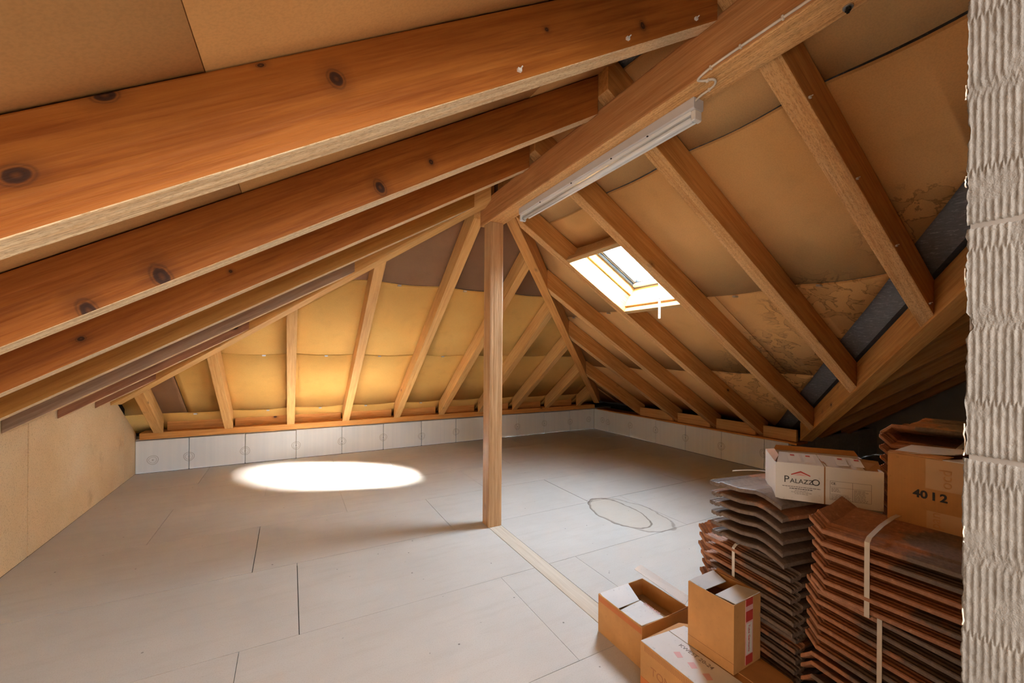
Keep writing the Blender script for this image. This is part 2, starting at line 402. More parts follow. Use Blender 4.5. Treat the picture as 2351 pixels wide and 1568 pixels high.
# floor panels in rows of 80 cm, split by the flush batten that runs towards the camera
rows = [(-2.5, -1.7, .4), (-1.7, -.9, -.2), (-.9, -.1, .5), (-.1, .7, -.55), (.7, 1.5, .05), (1.5, 2.3, -.205), (2.3, 3.1, .048), (3.1, 3.9, -.208), (3.9, 4.7, -.92), (4.7, 5.5, -.215), (5.5, 6.245, -.87)]
GAP = .0042
def panel(x0, x1, y0, y1):
    w = GAP*random.uniform(.5, 1.3)
    if x1-x0 < .03: return
    box('floor_panel', x0+w/2, x1-w/2, y0+w/2, y1-w/2, -.02, random.uniform(-.0006, .0004), M_FLOOR, floor)
for (y0, y1, xo) in rows:
    xs = [XLW+.0] + [xo+1.385*k for k in range(-3, 4) if XLW+.05 < xo+1.385*k < 1.40] + [1.432 if y0 < 3.1 else XRW]
    if y0 >= 3.1:
        xs = [XLW] + [xo+1.375*k for k in range(-3, 6) if XLW+.05 < xo+1.375*k < XRW-.05] + [XRW-.002]
    for a, b_ in zip(xs, xs[1:]): panel(a, b_, y0, y1)
    if y0 < 3.1:
        xo2 = 2.93 if y0 == 2.3 else 2.2+((y0*3.3) % 1.0)
        xe = XRW if y0 >= 1.4 else 7.5
        xs = [1.545] + [xo2+1.385*k for k in range(-1, 4) if 1.65 < xo2+1.385*k < xe-.05] + [xe-.002]
        for a, b_ in zip(xs, xs[1:]): panel(a, b_, y0, y1)
        if y0 >= 1.4: panel(XRW, 7.5, y0, min(y1, 2.69))
bt = box('floor_batten', 1.434, 1.543, -1.2, 3.098, -.02, .0012, M_GREYW, bevel=.001, fr=frame_along((1.434, -1.2, 0), (1.434, 3, 0)))
bt.data.materials[0] = M_TRIM2 = wood('floor_batten_wood', (.62, .54, .44), (.55, .465, .365), (.47, .385, .29), .05)
tag(bt, 'long flat wooden strip let into the floor in front of the post', 'floor strip')

# backing sheets (grey lining that shows where boards are missing) = ceilings
BK = .250
def ceil(name, polys, zf):
    V, F = [], []
    for poly in polys:
        n = len(poly); k = len(V)
        V += [(x, y, zf(x, y)+BK) for x, y in poly] + [(x, y, zf(x, y)+BK+.13) for x, y in poly]
        F += [tuple(range(k, k+n))[::-1], tuple(range(k+n, k+2*n))] + [(k+i, k+(i+1) % n, k+(i+1) % n+n, k+i+n) for i in range(n)]
    return struct(mk(name, V, F, M_FELT))
apex = (XC, yhl(XC))
ceil_l = ceil('ceiling_left', [[(XC, YB0), apex, (-2.8, yhl(-2.8)), (-2.8, YB0)]], zl)
ceil_h = ceil('ceiling_far', [[(XC, yhl(XC)), (5.8, yhr(5.8)), (-2.8, yhl(-2.8))]], zh)
HX0, HX1, HY0, HY1 = 2.362, 3.045, 2.385, 3.06
def rclip(poly):
    poly = clip_poly(poly, -SL, SH, SH*6.1-3.083)          # below the hip line: y <= yhr(x)
    return clip_poly(poly, VS, -1, 1.82)                   # y >= yv(x)
strips = [[(XC, -3), (5.8, -3), (5.8, HY0), (XC, HY0)], [(XC, HY1), (5.8, HY1), (5.8, 7), (XC, 7)],
          [(XC, HY0), (HX0, HY0), (HX0, HY1), (XC, HY1)], [(HX1, HY0), (5.8, HY0), (5.8, HY1), (HX1, HY1)]]
vx = lambda y: XC + (-.64-y)/VS
ceil_r = ceil('ceiling_right', [p for p in map(rclip, strips) if len(p) > 2] + [[(XC, -.64), (vx(YB0), YB0), (XC, YB0)]], zr)
ceil_w = ceil('ceiling_wing', [[(XC, -.62), (XC, yv(XC)), (5.8, yv(5.8)), (7.6, yv(5.8)), (7.6, -.62)]], zw)
ceil_w2 = ceil('ceiling_wing_rear', [[(XC, -.62), (7.6, -.62), (7.6, YB0), (vx(YB0), YB0)]], lambda x, y: zw(x, -1.24-y))
# walls
wl = struct(mk('wall_left', *multi([(boxv(-2.86, -2.80, YB0, 6.7, 0, .62), QUADS)]), M_PLASTER))
lw_rows = [(YB0, -1.3), (-1.3, .55), (.55, 2.2), (2.2, 4.048), (4.052, 5.88), (5.884, 6.29)]
for (a, b_) in lw_rows:
    def top(y): return min(1.085, zh(0, y)+.075)
    ys = sorted(set([a+.0045, b_-.0045] + [y for y in (5.42, ) if a < y < b_]))
    V, F = [], []
    for y in ys:
        V += [(XLW-.022, y, 0), (XLW, y, 0), (XLW, y, top(y)), (XLW-.022, y, top(y))]
    for i in range(len(ys)-1):
        k = 4*i; F += [(k, k+1, k+5, k+4), (k+1, k+2, k+6, k+5), (k+2, k+3, k+7, k+6), (k+3, k, k+4, k+7)]
    F += [(0, 1, 2, 3), tuple(4*(len(ys)-1)+j for j in (3, 2, 1, 0))]
    mk('particleboard_panel', V, F, M_CHIP, wl, bevel=.0015)
box('joint_shade_sheet', XLW-.05, XLW-.026, YB0, 6.0, 0, .85, M_DARK, wl)  # dark sheet added behind the panels so their joints look shaded
wf = struct(box('wall_far', -2.86, 5.8, YHW+.05, 6.75, 0, .398, M_PLASTER))
jx = [-1.58, -1.08, -.505, .075, .65, 1.222, 1.802, 2.369, 2.94, 3.512, 4.076, 4.654, 5.235]
random.seed(3)
def anchor(c, nx, ny, parent):              # round plaster-anchor mark: two thin rings and a plug
    c = Vector(c); t = Vector((-ny, nx, 0)); parts = []
    for rad, w in ((.052, .0022), (.036, .0016)):
        V = []; F = []; n = 20; a0 = random.uniform(0, 6)
        for i in range(n):
            a = 2*math.pi*i/n; rr = rad*(1+.04*math.sin(3*a+a0))
            for q in (rr-w, rr+w): V.append(c + (t*math.cos(a)+Vector((0, 0, 1))*math.sin(a))*q + Vector((nx, ny, 0))*.0012)
        for i in range(n): F.append((2*i, 2*i+1, (2*i+3) % (2*n), (2*i+2) % (2*n)))
        parts.append((V, F))
    parts.append(tube([c, c+Vector((nx, ny, 0))*.004], .009, 8))
    mk('anchor', *multi(parts), M_MARK, parent)
for a, b_ in zip(jx, jx[1:]):
    w = random.uniform(.005, .010)
    box('foam_panel', a+w/2, b_-w/2, YHW, YHW+.05, .003, .385+random.uniform(-.006, .002), M_FOAM, wf, bevel=.003)
for i, x in enumerate(jx[1:-1]): anchor((x, YHW, .16+random.uniform(-.02, .03)), 0, -1, wf)
anchor((-1.42, YHW, .15), 0, -1, wf); anchor((5.1, YHW, .19), 0, -1, wf)
wr = struct(box('wall_right', XRW+.05, 5.8, 2.75, YHW+.05, 0, .372, M_PLASTER))
jy = [6.248, 5.85, 5.279, 4.718, 4.146, 3.564, 2.987, 2.70]
for a, b_ in zip(jy[1:], jy):
    w = random.uniform(.005, .008)
    box('foam_panel', XRW, XRW+.05, a+w/2, b_-w/2, .003, .383+random.uniform(-.004, .002), M_FOAM, wr, bevel=.003)
for y in jy[1:-1]: anchor((XRW, y, .2+random.uniform(-.02, .02)), -1, 0, wr)
anchor((XRW, 6.0, .2), -1, 0, wr)
ww = struct(box('wall_wing', XRW+.06, 7.6, 2.75, 2.90, 0, .37, M_DARK))  # near-black: shade under the wing eaves put into the wall colour
struct(box('wall_wing_outer', 5.70, 7.6, 2.90, 3.06, 0, .66, M_DARK))  # near-black as well, eaves shade put into the colour
for k in range(4): box('foam_panel', XRW+.052+.57*k, XRW+.052+.57*(k+1)-.004, 2.70, 2.75, .003, .385, M_FOAMG, ww, bevel=.003)
struct(box('wall_wing_end', 7.6, 7.7, YB0, 3.0, -.1, 3.1, M_PLASTER))
struct(box('wall_right_outer', 5.70, 5.86, 2.9, 6.75, 0, .66, M_DARK))
struct(box('wall_far_outer', -2.86, 5.86, 6.56, 6.62, .38, .75, M_DARK))
struct(box('wall_rear', -2.86, 7.7, YB0-.1, YB0, -.1, 3.2, M_PLASTER))

# ------------------------------------------------------------------ ceiling boards, bay by bay
def board(parent, zf, poly_clip, x0, x1, y0, y1, m, sag_axis, sag=.018, nx=6, ny=6):
    bm = bmesh.new(); n = 8
    off = RH + .004
    vs_ = {}
    A = 8 if sag_axis == 'x' else 2; B = 8 if sag_axis == 'y' else 2
    for i in range(A+1):
        for j in range(B+1):
            x = x0+(x1-x0)*i/A; y = y0+(y1-y0)*j/B
            t = (i/A) if sag_axis == 'x' else (j/B); e = (j/B) if sag_axis == 'x' else (i/A)
            s = sag*(.35+.65*abs(2*e-1)**2)*math.sin(math.pi*t)**1.3
            vs_[i, j] = bm.verts.new((x, y, zf(x, y)+off-s))
    for i in range(A):
        for j in range(B): bm.faces.new((vs_[i, j], vs_[i+1, j], vs_[i+1, j+1], vs_[i, j+1]))
    for (a, b_, c) in poly_clip:            # keep a*x+b*y <= c
        nrm = Vector((a, b_, 0)); p = nrm*(c/nrm.length_squared)
        bmesh.ops.bisect_plane(bm, geom=bm.verts[:]+bm.edges[:]+bm.faces[:], plane_co=p, plane_no=nrm, clear_outer=True)
    if not bm.faces: bm.free(); return None
    r_ = bmesh.ops.extrude_face_region(bm, geom=bm.faces[:])
    for v in [v for v in r_['geom'] if isinstance(v, bmesh.types.BMVert)]: v.co.z += .014
    bmesh.ops.recalc_face_normals(bm, faces=bm.faces)
    me = bpy.data.meshes.new('board'); bm.to_mesh(me); bm.free(); me.materials.append(m)
    for p in me.polygons: p.use_smooth = abs(p.normal.z) > .5
    o = bpy.data.objects.new('board', me); return link(o, parent)
LY = [-2.6, -1.74, -1.04, -.34, .33, 1.025, 1.71, 2.40, 3.095, 3.79, 4.48, 5.17, 5.86, 6.6]
LXJ = [-2.7, -1.29, -.15, .99, XC-.03]
hipL = (SL/SH, 1, 6.1-1.314/SH-.006)        # y <= yhl
for x0, x1 in zip(LXJ, LXJ[1:]):
    for y0, y1 in zip(LY, LY[1:]):
        board(ceil_l, zl, [hipL], x0+.001, x1-.001, y0+.001, y1-.001, M_BOARD, 'y', random.uniform(.008, .018))
RYF = [-1.08, -.38, .31, 1.0, 1.685, 2.39, 3.145, 3.80, 4.46, 5.24, 5.93]
RW = .09
RYC = [y-RW/2 for y in RYF]
hipR = (-SL/SH, 1, 6.1-3.083/SH-.006)
vall = (VS, -1, 1.82-.235)
RXJ = [XC+.03, 2.035, 3.175, 4.31, 5.52]
for k, (x0, x1) in enumerate(zip(RXJ, RXJ[1:])):
    for y0, y1 in zip(RYC+[6.6], (RYC+[6.6])[1:]):
        m = M_BOARDR if (k >= 1 and y0 < 2.9) else M_BOARD
        cl = [hipR, vall]
        s = random.uniform(.014, .024)
        if abs(y0-2.345) < .02:             # bay of the roof window
            if k == 0: board(ceil_r, zr, cl, x0, x1-.004, y0, y1, m, 'y', s)
            if k == 1:
                board(ceil_r, zr, cl, x0+.009, HX0-.014, y0, y1, m, 'y', s)
                board(ceil_r, zr, cl, HX1-.012, x1-.009, y0, y1, m, 'y', s)
            if k > 1: board(ceil_r, zr, cl, x0+.009, x1-.009, y0, y1, m, 'y', s)
            continue
        if k == 2 and 1.6 < y0 < 1.7:       # this bay has a joint down the slope too
            board(ceil_r, zr, cl, x0+.004, x1-.004, y0, 2.229, m, 'y', s*.6); board(ceil_r, zr, cl, x0+.004, x1-.004, 2.235, y1, m, 'y', s*.3); continue
        board(ceil_r, zr, cl, x0+.009, x1-.009, y0, y1, m, 'y', s)
HXC = [-2.05, -1.35, -.67, .01, .69, 1.40, 2.09, 2.76, 3.40, 4.07, 4.77, 5.5]
HYJ = [2.96, 4.11, 5.12, 6.13, 6.5]
hL2 = (-SL/SH, -1, -(6.1-1.314/SH)-.006); hR2 = (SL/SH, -1, -(6.1-3.083/SH)-.006)
for k, (y0, y1) in enumerate(zip(HYJ, HYJ[1:])):
    for x0, x1 in zip(HXC, HXC[1:]):
        m = M_HARD if k == 0 else M_BOARDH
        s = random.uniform(.01, .02)
        if k == 2 and abs(x0+1.35) < .01:
            board(ceil_h, zh, [hL2, hR2], x0, -1.078, y0+.003, y1-.003, M_HARD, 'x', .002)
            board(ceil_h, zh, [hL2, hR2], -1.072, x1, y0+.003, y1-.003, m, 'x', .008); continue
        board(ceil_h, zh, [hL2, hR2], x0, x1, y0+.008, y1-.008, m, 'x', s)
WX = [XC, 2.5, 3.2, 3.9, 4.6, 5.3, 6.0, 6.7, 7.55]
for x0, x1 in zip(WX, WX[1:]):
    for y0, y1 in ((-.58, .5), (.5, 1.64), (1.64, 2.78)):
        board(ceil_w, zw, [(-VS, 1, -1.82-.2)], x0+.001, x1-.001, y0+.004, y1-.004, M_BOARD, 'x', .015)
# metal clips on the board joints
def clip(x, y, zf, parent, ax):
    z = zf(x, y)+RH-.022
    d = (.02, .012) if ax == 'y' else (.016, .016)
    box('board_clip', x-d[0], x+d[0], y-d[1], y+d[1], z-.004, z+.010, M_STEEL, parent)
for y in (1.45, 2.05, 3.55, 4.2): clip(3.175, y, zr, ceil_r, 'y')
for x in (-1.0, -.25, .36, .95, 1.75): clip(x, 5.12, zh, ceil_h, 'x'); clip(x, 6.13, zh, ceil_h, 'x')
for x in (.95, 1.65): clip(x, 4.11, zh, ceil_h, 'x')

# ------------------------------------------------------------------ timbers
ORD = ['nearest', 'second', 'third', 'fourth', 'fifth', 'sixth', 'seventh', 'eighth', 'ninth', 'tenth']
ridge = beam('ridge_beam', boxv(1.413, 1.564, YB0, 3.19, 2.50, 2.70)[0:8], M_RIDGE, 'thick rough-sawn ridge beam resting on the post, carrying the strip lamp', 'beam', bevel=.010, axis=(0, 3), sawn=M_SAWR_BOUNCE)
OX = .05/.648; OY = .05/.762
# left slope
LN = [.284, .984, 1.663, 2.36, 3.05, 3.745, 4.44, 5.13]
LWd = .088
seen = ['nearest and thickest-looking rafter of the left slope, dark knots on its side', 'second rafter from the camera on the left slope, two torn knots at its lower edge',
        'third rafter from the camera on the left slope, smooth red-brown side', 'fourth rafter from the camera on the left slope, smooth amber side',
        'fifth rafter from the camera on the left slope, greyish weathered side', 'sixth rafter from the camera on the left slope, short, ending on the hip',
        'seventh and farthest short rafter on the left slope, close to the far corner']
k = 0; LRAFT = []
for y in LN:
    y1 = y+LWd
    if y < 3.0: xa = xb = 1.407
    else: xa, xb = xhl(y)-OX, xhl(y1)-OX
    x0 = XLW+.002
    v = [(x0, y, zl(x0)), (xa, y, zl(xa)), (xb, y1, zl(xb)), (x0, y1, zl(x0))]
    v += [(p[0], p[1], p[2]+RH) for p in v]
    m = M_RED1 if y < 1 else M_RED2 if y < 2 else M_RED3 if y < 3 else M_AMBER if y < 3.2 else M_REDG if y > 4 else M_GREYW
    if y < .9: lab = 'rafter of the left slope behind the camera' ; gr = 'rafters behind the camera'
    else: lab = seen[k]; gr = 'rafters of the left slope'; k += 1
    if m is M_GREYW: lab = lab
    LRAFT.append(beam('rafter', v, m, lab, 'rafter', gr, sawn=M_SAWN_BOUNCE))
# right slope
k = 0; RRAFT = []
rl = ['nearest rafter of the right slope, tight against the ridge beside the block wall', 'second rafter from the camera on the right slope, ending on the valley rafter',
      'third rafter on the right slope, bordering the near side of the roof window', 'fourth rafter on the right slope, sunlit along the far side of the roof window',
      'fifth rafter from the camera on the right slope, just beyond the roof window bay', 'sixth rafter from the camera on the right slope, running behind the far hip',
      'seventh rafter from the camera on the right slope, short and dark', 'eighth and shortest rafter of the right slope by the far right corner']
for yf in RYF[2:-1]:
    y0, y1 = yf-RW, yf
    if y1 < 3.0 or yf < 3.05: ha = hb = 1.41
    elif y0 < 3.1: ha, hb = xhr(y0)+OX, xhr(y1)+OX
    else: ha, hb = xhr(y0)+OX, xhr(y1)+OX
    la, lb = min(5.44, xv(y0)-.0), min(5.44, xv(y1)-.0)
    v = [(ha, y0, zr(ha)), (la, y0, zr(la)), (lb, y1, zr(lb)), (hb, y1, zr(hb))]
    v += [(p[0], p[1], p[2]+RH) for p in v]
    if y0 < .9: lab = 'short rafter of the right slope beside the camera'
    else: lab = rl[k]; k += 1
    RRAFT.append(beam('rafter', v, M_RAFT, lab, 'rafter', 'rafters of the right slope', sawn=M_SAWR_BOUNCE))
# hip end
hl = ['first rafter of the far hip end, by the particleboard wall', 'second rafter of the far hip end from the left', 'third rafter of the far hip end from the left, almost upright',
      'fourth rafter of the far hip end from the left, leaning right', 'long fifth rafter of the far hip end, rising to the ridge beside the post', 'sixth rafter of the far hip end, crossing behind the post at mid height',
      'seventh rafter of the far hip end, first wholly right of the post', 'eighth rafter of the far hip end, joining the right hip halfway down', 'ninth rafter of the far hip end, short and thick near the corner', 'last stub rafter of the far hip end in the right corner']
for k, xc in enumerate(HXC[1:-1]):
    x0, x1 = xc-.045, xc+.045
    def yt(x):
        if abs(xc-1.40) < .01: return 3.18
        return max(yhl(x), yhr(x)) + OY
    a0, a1 = yt(x0), yt(x1); b0 = 6.165
    v = [(x0, b0, zh(x0, b0)), (x0, a0, zh(x0, a0)), (x1, a1, zh(x1, a1)), (x1, b0, zh(x1, b0))]
    v += [(p[0], p[1], p[2]+RH) for p in v]
    # foot cut: run the upper edge a little further out
    beam('rafter', v, M_PALE, hl[k], 'rafter', 'rafters of the far hip end')
# hip rafters
def hipbeam(a, b_, w, drop, h, m, label, ends=None):
    a, b_ = Vector(a), Vector(b_); d = (b_-a); n = Vector((-d.y, d.x, 0)).normalized()*w/2
    v = [a-n, b_-n, b_+n, a+n]; v = [(p.x, p.y, p.z-drop) for p in v]
    v += [(p[0], p[1], p[2]+h) for p in v]
    return beam('hip_rafter', v, m, label, 'hip rafter')
xa = XLW+.03
hipbeam((xa, yhl(xa), zl(xa)), (1.44, yhl(1.44)+.0, zl(1.44)), .10, .03, .20, M_PALE, 'long slanting hip rafter from the left wall up to the post head')
hipbeam((5.12, yhr(5.12), zr(5.12)), (1.54, yhr(1.54), zr(1.54)), .10, .03, .20, M_RAFT, 'narrow hip rafter from the post head down to the far right corner')
# valley rafter
def valley():
    a = Vector((5.33, yv(5.33), zr(5.33))); b_ = Vector((1.60, yv(1.60), zr(1.60))); d = (b_-a)
    n = Vector((-d.y, d.x, 0)).normalized()
    if n.y > 0: n = -n
    n *= .12
    v = [a, b_, b_+n, a+n]; v = [(p.x, p.y, p.z-.012) for p in v]; v += [(p[0], p[1], p[2]+RH+.012) for p in v]
    return beam('valley_rafter', v, M_RAFT, 'thick valley rafter beside the block wall, catching the feet of the near right rafters', 'valley rafter')
valley()
wlab = ['first dark rafter of the side wing, directly under the valley rafter', 'second dark rafter of the side wing above the stored tiles', 'third dark rafter of the side wing above the stored tiles', 'fourth rafter deep in the side wing', 'fifth rafter deep in the side wing', 'sixth rafter deep in the side wing']
for k, xc in enumerate((3.93, 4.63, 5.33, 6.03, 6.73)):
    x0, x1 = xc-.045, xc+.045
    e0, e1 = min(2.78, yv(x0)-.16), min(2.78, yv(x1)-.16)
    v = [(x0, -.56, zw(x0, -.56)), (x0, e0, zw(x0, e0)), (x1, e1, zw(x1, e1)), (x1, -.56, zw(x1, -.56))]
    v += [(p[0], p[1], p[2]+RH) for p in v]
    beam('rafter', v, M_RAFT, wlab[k], 'rafter', 'rafters of the side wing')
beam('ridge_beam', boxv(1.66, 7.55, -.69, -.55, 2.47, 2.68), M_RIDGE, 'ridge beam of the side wing', 'beam', bevel=.006)
# post
post = beam('post', boxv(1.424, 1.544, 3.005, 3.125, .0, 2.50), M_POST, 'square wooden post standing in the middle of the floor under the ridge beam end', 'post', bevel=.006, axis=(0, 4))
# wall plates
beam('wall_plate', boxv(-1.53, 5.20, 6.19, 6.42, .405, .482), M_RAFT, 'long wooden wall plate lying on the white foam wall at the far hip end', 'wall plate', bevel=.008)
beam('wall_plate', boxv(5.245, 5.50, 2.62, 6.18, .372, .398), M_RAFT, 'wooden wall plate on the right foam wall, under the right rafters', 'wall plate', bevel=.004, axis=(0, 3))
# blockings between rafter feet
bl_h = ['first', 'second', 'third', 'fourth', 'fifth', 'sixth', 'seventh', 'eighth', 'ninth']
for k, (a, b_) in enumerate(zip(HXC[1:-2], HXC[2:-1])):
    beam('blocking_board', boxv(a+.05, b_-.05, 6.30, 6.335, .483, .60), M_RAFT, bl_h[k]+' blocking board from the left between the rafter feet of the far hip end', 'blocking', 'blocking boards of the far hip end')
rb = [y for y in RYF if y > 2.5]
bl_r = ['nearest', 'second nearest', 'third nearest', 'fourth nearest', 'farthest']
for k, (a, b_) in enumerate(zip(rb, rb[1:-1])):
    beam('blocking_board', boxv(5.32, 5.36, a+.004, b_-RW-.004, .399, .54), M_PALE, bl_r[k]+' blocking board between the rafter feet on the right wall', 'blocking', 'blocking boards on the right wall', axis=(0, 3))
beam('blocking_board', boxv(5.32, 5.36, 2.66, rb[0]-RW-.004, .399, .54), M_PALE, 'short blocking board on the right wall next to the valley rafter foot', 'blocking', 'blocking boards on the right wall', axis=(0, 3))

# ------------------------------------------------------------------ roof window
OW = Vector((2.595, 2.7225, zr(2.595))); E1 = Vector((math.cos(TH), 0, -math.sin(TH))); E2 = Vector((0, 1, 0)); EN = Vector((math.sin(TH), 0, math.cos(TH)))
def sbox(u0, u1, v0, v1, n0, n1):
    P = [OW+E1*u+E2*v+EN*n for n in (n0, n1) for (u, v) in ((u0, v0), (u1, v0), (u1, v1), (u0, v1))]
    return P, QUADS
HU, HV = .395, .3325
tag(mk('trimmer', *sbox(-HU-.045, -HU, -HV, HV, 0.0, .05), M_TRIM, fr=frame_along(OW-E2, OW+E2), bevel=.003), 'pale wooden trimmer across the upper end of the roof window', 'trimmer')
tag(mk('trimmer', *sbox(HU, HU+.045, -HV, HV, 0.0, .05), M_TRIM, fr=frame_along(OW-E2, OW+E2), bevel=.003), 'pale wooden trimmer across the lower end of the roof window', 'trimmer')
win = struct(empty('window_1', OW+EN*.2))
fr1 = frame_along(OW-E2, OW+E2)
def ringbox(U, V_, t, n0, n1):
    return [sbox(-U, -U+t, -V_, V_, n0, n1), sbox(U-t, U, -V_, V_, n0, n1), sbox(-U+t, U-t, -V_, -V_+t, n0, n1), sbox(-U+t, U-t, V_-t, V_, n0, n1)]
names = ('lining_top', 'lining_bottom', 'lining_near', 'lining_far')
for (nm, (v, f)) in zip(names, ringbox(HU, HV, .022, .052, .30)[:2]+ringbox(HU, HV, .022, .18, .30)[2:]): mk('lining_board', v, f, M_TRIM, win, bevel=.002)
mk('window_frame', *multi(ringbox(HU-.022, HV-.022, .035, .255, .33)), M_WIN, win, bevel=.004)
sash = mk('sash', *multi(ringbox(HU-.057, HV-.05, .03, .27, .345)), M_WIN, win, bevel=.006)
mk('gasket', *multi(ringbox(HU-.085, HV-.08, .008, .275, .30)), M_BLACK, sash)
mk('glass_pane', *sbox(-HU+.07, HU-.07, -HV+.06, HV-.06, .312, .320), M_GLASS, win)
mk('bottom_rail', *tube([OW+E1*(HU-.06)+E2*v+EN*.275 for v in (-HV+.05, HV-.05)], .026, 14), M_ENAM, win, smooth=True)
# stay bar with holes, hanging from the sash
sb = Vector((2.84, 2.527, 1.976))
bar = mk('stay_bar', boxv(sb.x-.0015, sb.x+.0015, sb.y-.013, sb.y+.013, sb.z-.235, sb.z+.10), QUADS, M_WHITE, win)
parts = []
for k in range(3):
    for s_ in (1, ):
        parts.append(tube([(sb.x-.0035, sb.y, sb.z+.07-.13*k), (sb.x+.0030, sb.y, sb.z+.07-.13*k)], .0035, 8))
mk('bar_hole', *multi(parts), M_BLACK, bar)

# ------------------------------------------------------------------ strip lamp under the ridge
lamp = tag(empty('strip_lamp', (1.515, 1.89, 2.50)), 'unlit white fluorescent batten lamp screwed under the ridge beam', 'lamp')
Y0, Y1 = 1.145, 2.64
prof = [(-.032, 0), (-.032, -.044), (-.024, -.050), (.024, -.050), (.032, -.044), (.032, 0)]
def extr(profile, y0, y1, cx, cz):
    n = len(profile)
    V = [(cx+a, y0, cz+b_) for a, b_ in profile]+[(cx+a, y1, cz+b_) for a, b_ in profile]
    return V, [tuple(range(n)), tuple(range(n, 2*n))[::-1]]+[(i, (i+1) % n, (i+1) % n+n, i+n) for i in range(n)]
mk('housing', *extr(prof, Y0, Y1, 1.515, 2.499), M_ENAM, lamp, bevel=.002)
mk('reflector', *extr([(-.026, -.0505), (-.020, -.062), (.0, -.0585), (.030, -.0585), (.044, -.072), (.047, -.070), (.034, -.0505)], Y0+.02, Y1-.02, 1.515, 2.499), M_WHITE, lamp)
mk('lamp_tube', *tube([(1.513, Y0+.03, 2.4225), (1.513, Y1-.03, 2.4225)], .013, 16), M_TUBE, lamp, smooth=True)
for y in (Y0, Y1-.022):
    h = box('lamp_holder', 1.490, 1.536, y, y+.022, 2.404, 2.449, M_WHITE, lamp, bevel=.004)
    mk('socket', *tube([(1.513, y+(.022 if y == Y0 else 0), 2.4225), (1.513, y+(.026 if y == Y0 else -.004), 2.4225)], .015, 14), M_STEEL, h)
for y in (1.4, 1.65, 2.0, 2.35): mk('screw_head', *tube([(1.488, y, 2.452), (1.482, y, 2.448)], .0035, 8), M_BLACK, lamp)
# cable
zf_ = 2.495
pts = [(1.407, -.4, 2.512), (1.407, .4, 2.512), (1.407, .7, 2.512), (1.407, .9, 2.513), (1.407, .99, 2.512), (1.406, 1.04, 2.506), (1.403, 1.064, 2.495), (1.412, 1.066, 2.4935), (1.430, 1.055, 2.493), (1.448, 1.035, 2.493), (1.468, 1.035, 2.493), (1.487, 1.055, 2.493), (1.494, 1.085, 2.493), (1.494, 1.12, 2.490), (1.496, 1.146, 2.483)]
def smooth_path(P, n=4):
    P = [Vector(p) for p in P]; out = []
    for i in range(len(P)-1):
        p0, p1, p2, p3 = P[max(i-1, 0)], P[i], P[i+1], P[min(i+2, len(P)-1)]
        for k in range(n):
            t = k/n
            out.append(.5*((2*p1)+(-p0+p2)*t+(2*p0-5*p1+4*p2-p3)*t*t+(-p0+3*p1-3*p2+p3)*t**3))
    return out+[P[-1]]
cable = tag(mk('cable', *tube(smooth_path(pts), .0048, 8), M_CABLE, smooth=True), 'beige power cable clipped along the ridge beam, curling into the strip lamp', 'cable')
for (y, z) in ((.752, 2.512), (.895, 2.5125), (1.012, 2.510)):
    box('cable_clip', 1.400, 1.4125, y-.004, y+.004, z-.0075, z+.0075, M_CABLE, cable, bevel=.002)
box('cable_clip', 1.434, 1.442, 1.041, 1.055, 2.486, 2.4995, M_CABLE, cable, bevel=.002); box('cable_clip', 1.488, 1.500, 1.078, 1.086, 2.486, 2.4995, M_CABLE, cable, bevel=.002)
# bolt under the ridge
bo = tag(empty('bolt', (1.524, .622, 2.499)), 'steel bolt with washer under the ridge beam near the block wall', 'bolt')
mk('washer', *tube([(1.524, .622, 2.4995), (1.524, .622, 2.495)], .014, 20), M_STEEL, bo)
mk('nut', *tube([(1.524, .622, 2.4955), (1.524, .622, 2.486)], .0085, 6), M_BLACK, bo)
mk('bolt_end', *tube([(1.524, .622, 2.488), (1.524, .622, 2.480)], .0045, 10), M_BLACK, bo)

# small leftover cable clips on the rafters
def left_clip(r_, p, d=(0, -1, 0)):
    p = Vector(p); mk('cable_clip', *multi([(boxv(p.x-.006, p.x+.006, p.y-.008, p.y, p.z-.006, p.z+.002), QUADS), tube([p+Vector((.004, 0, .004)), p+Vector((.004, -.014, .004))], .002, 6)]), M_STRAP, r_)
for x in (.55, .95, 1.28): left_clip(LRAFT[1], (x, .984, zl(x)+.03))
for x in (1.90, 2.32, 2.75, 3.2): left_clip(RRAFT[1], (x, .91, zr(x)+.02))

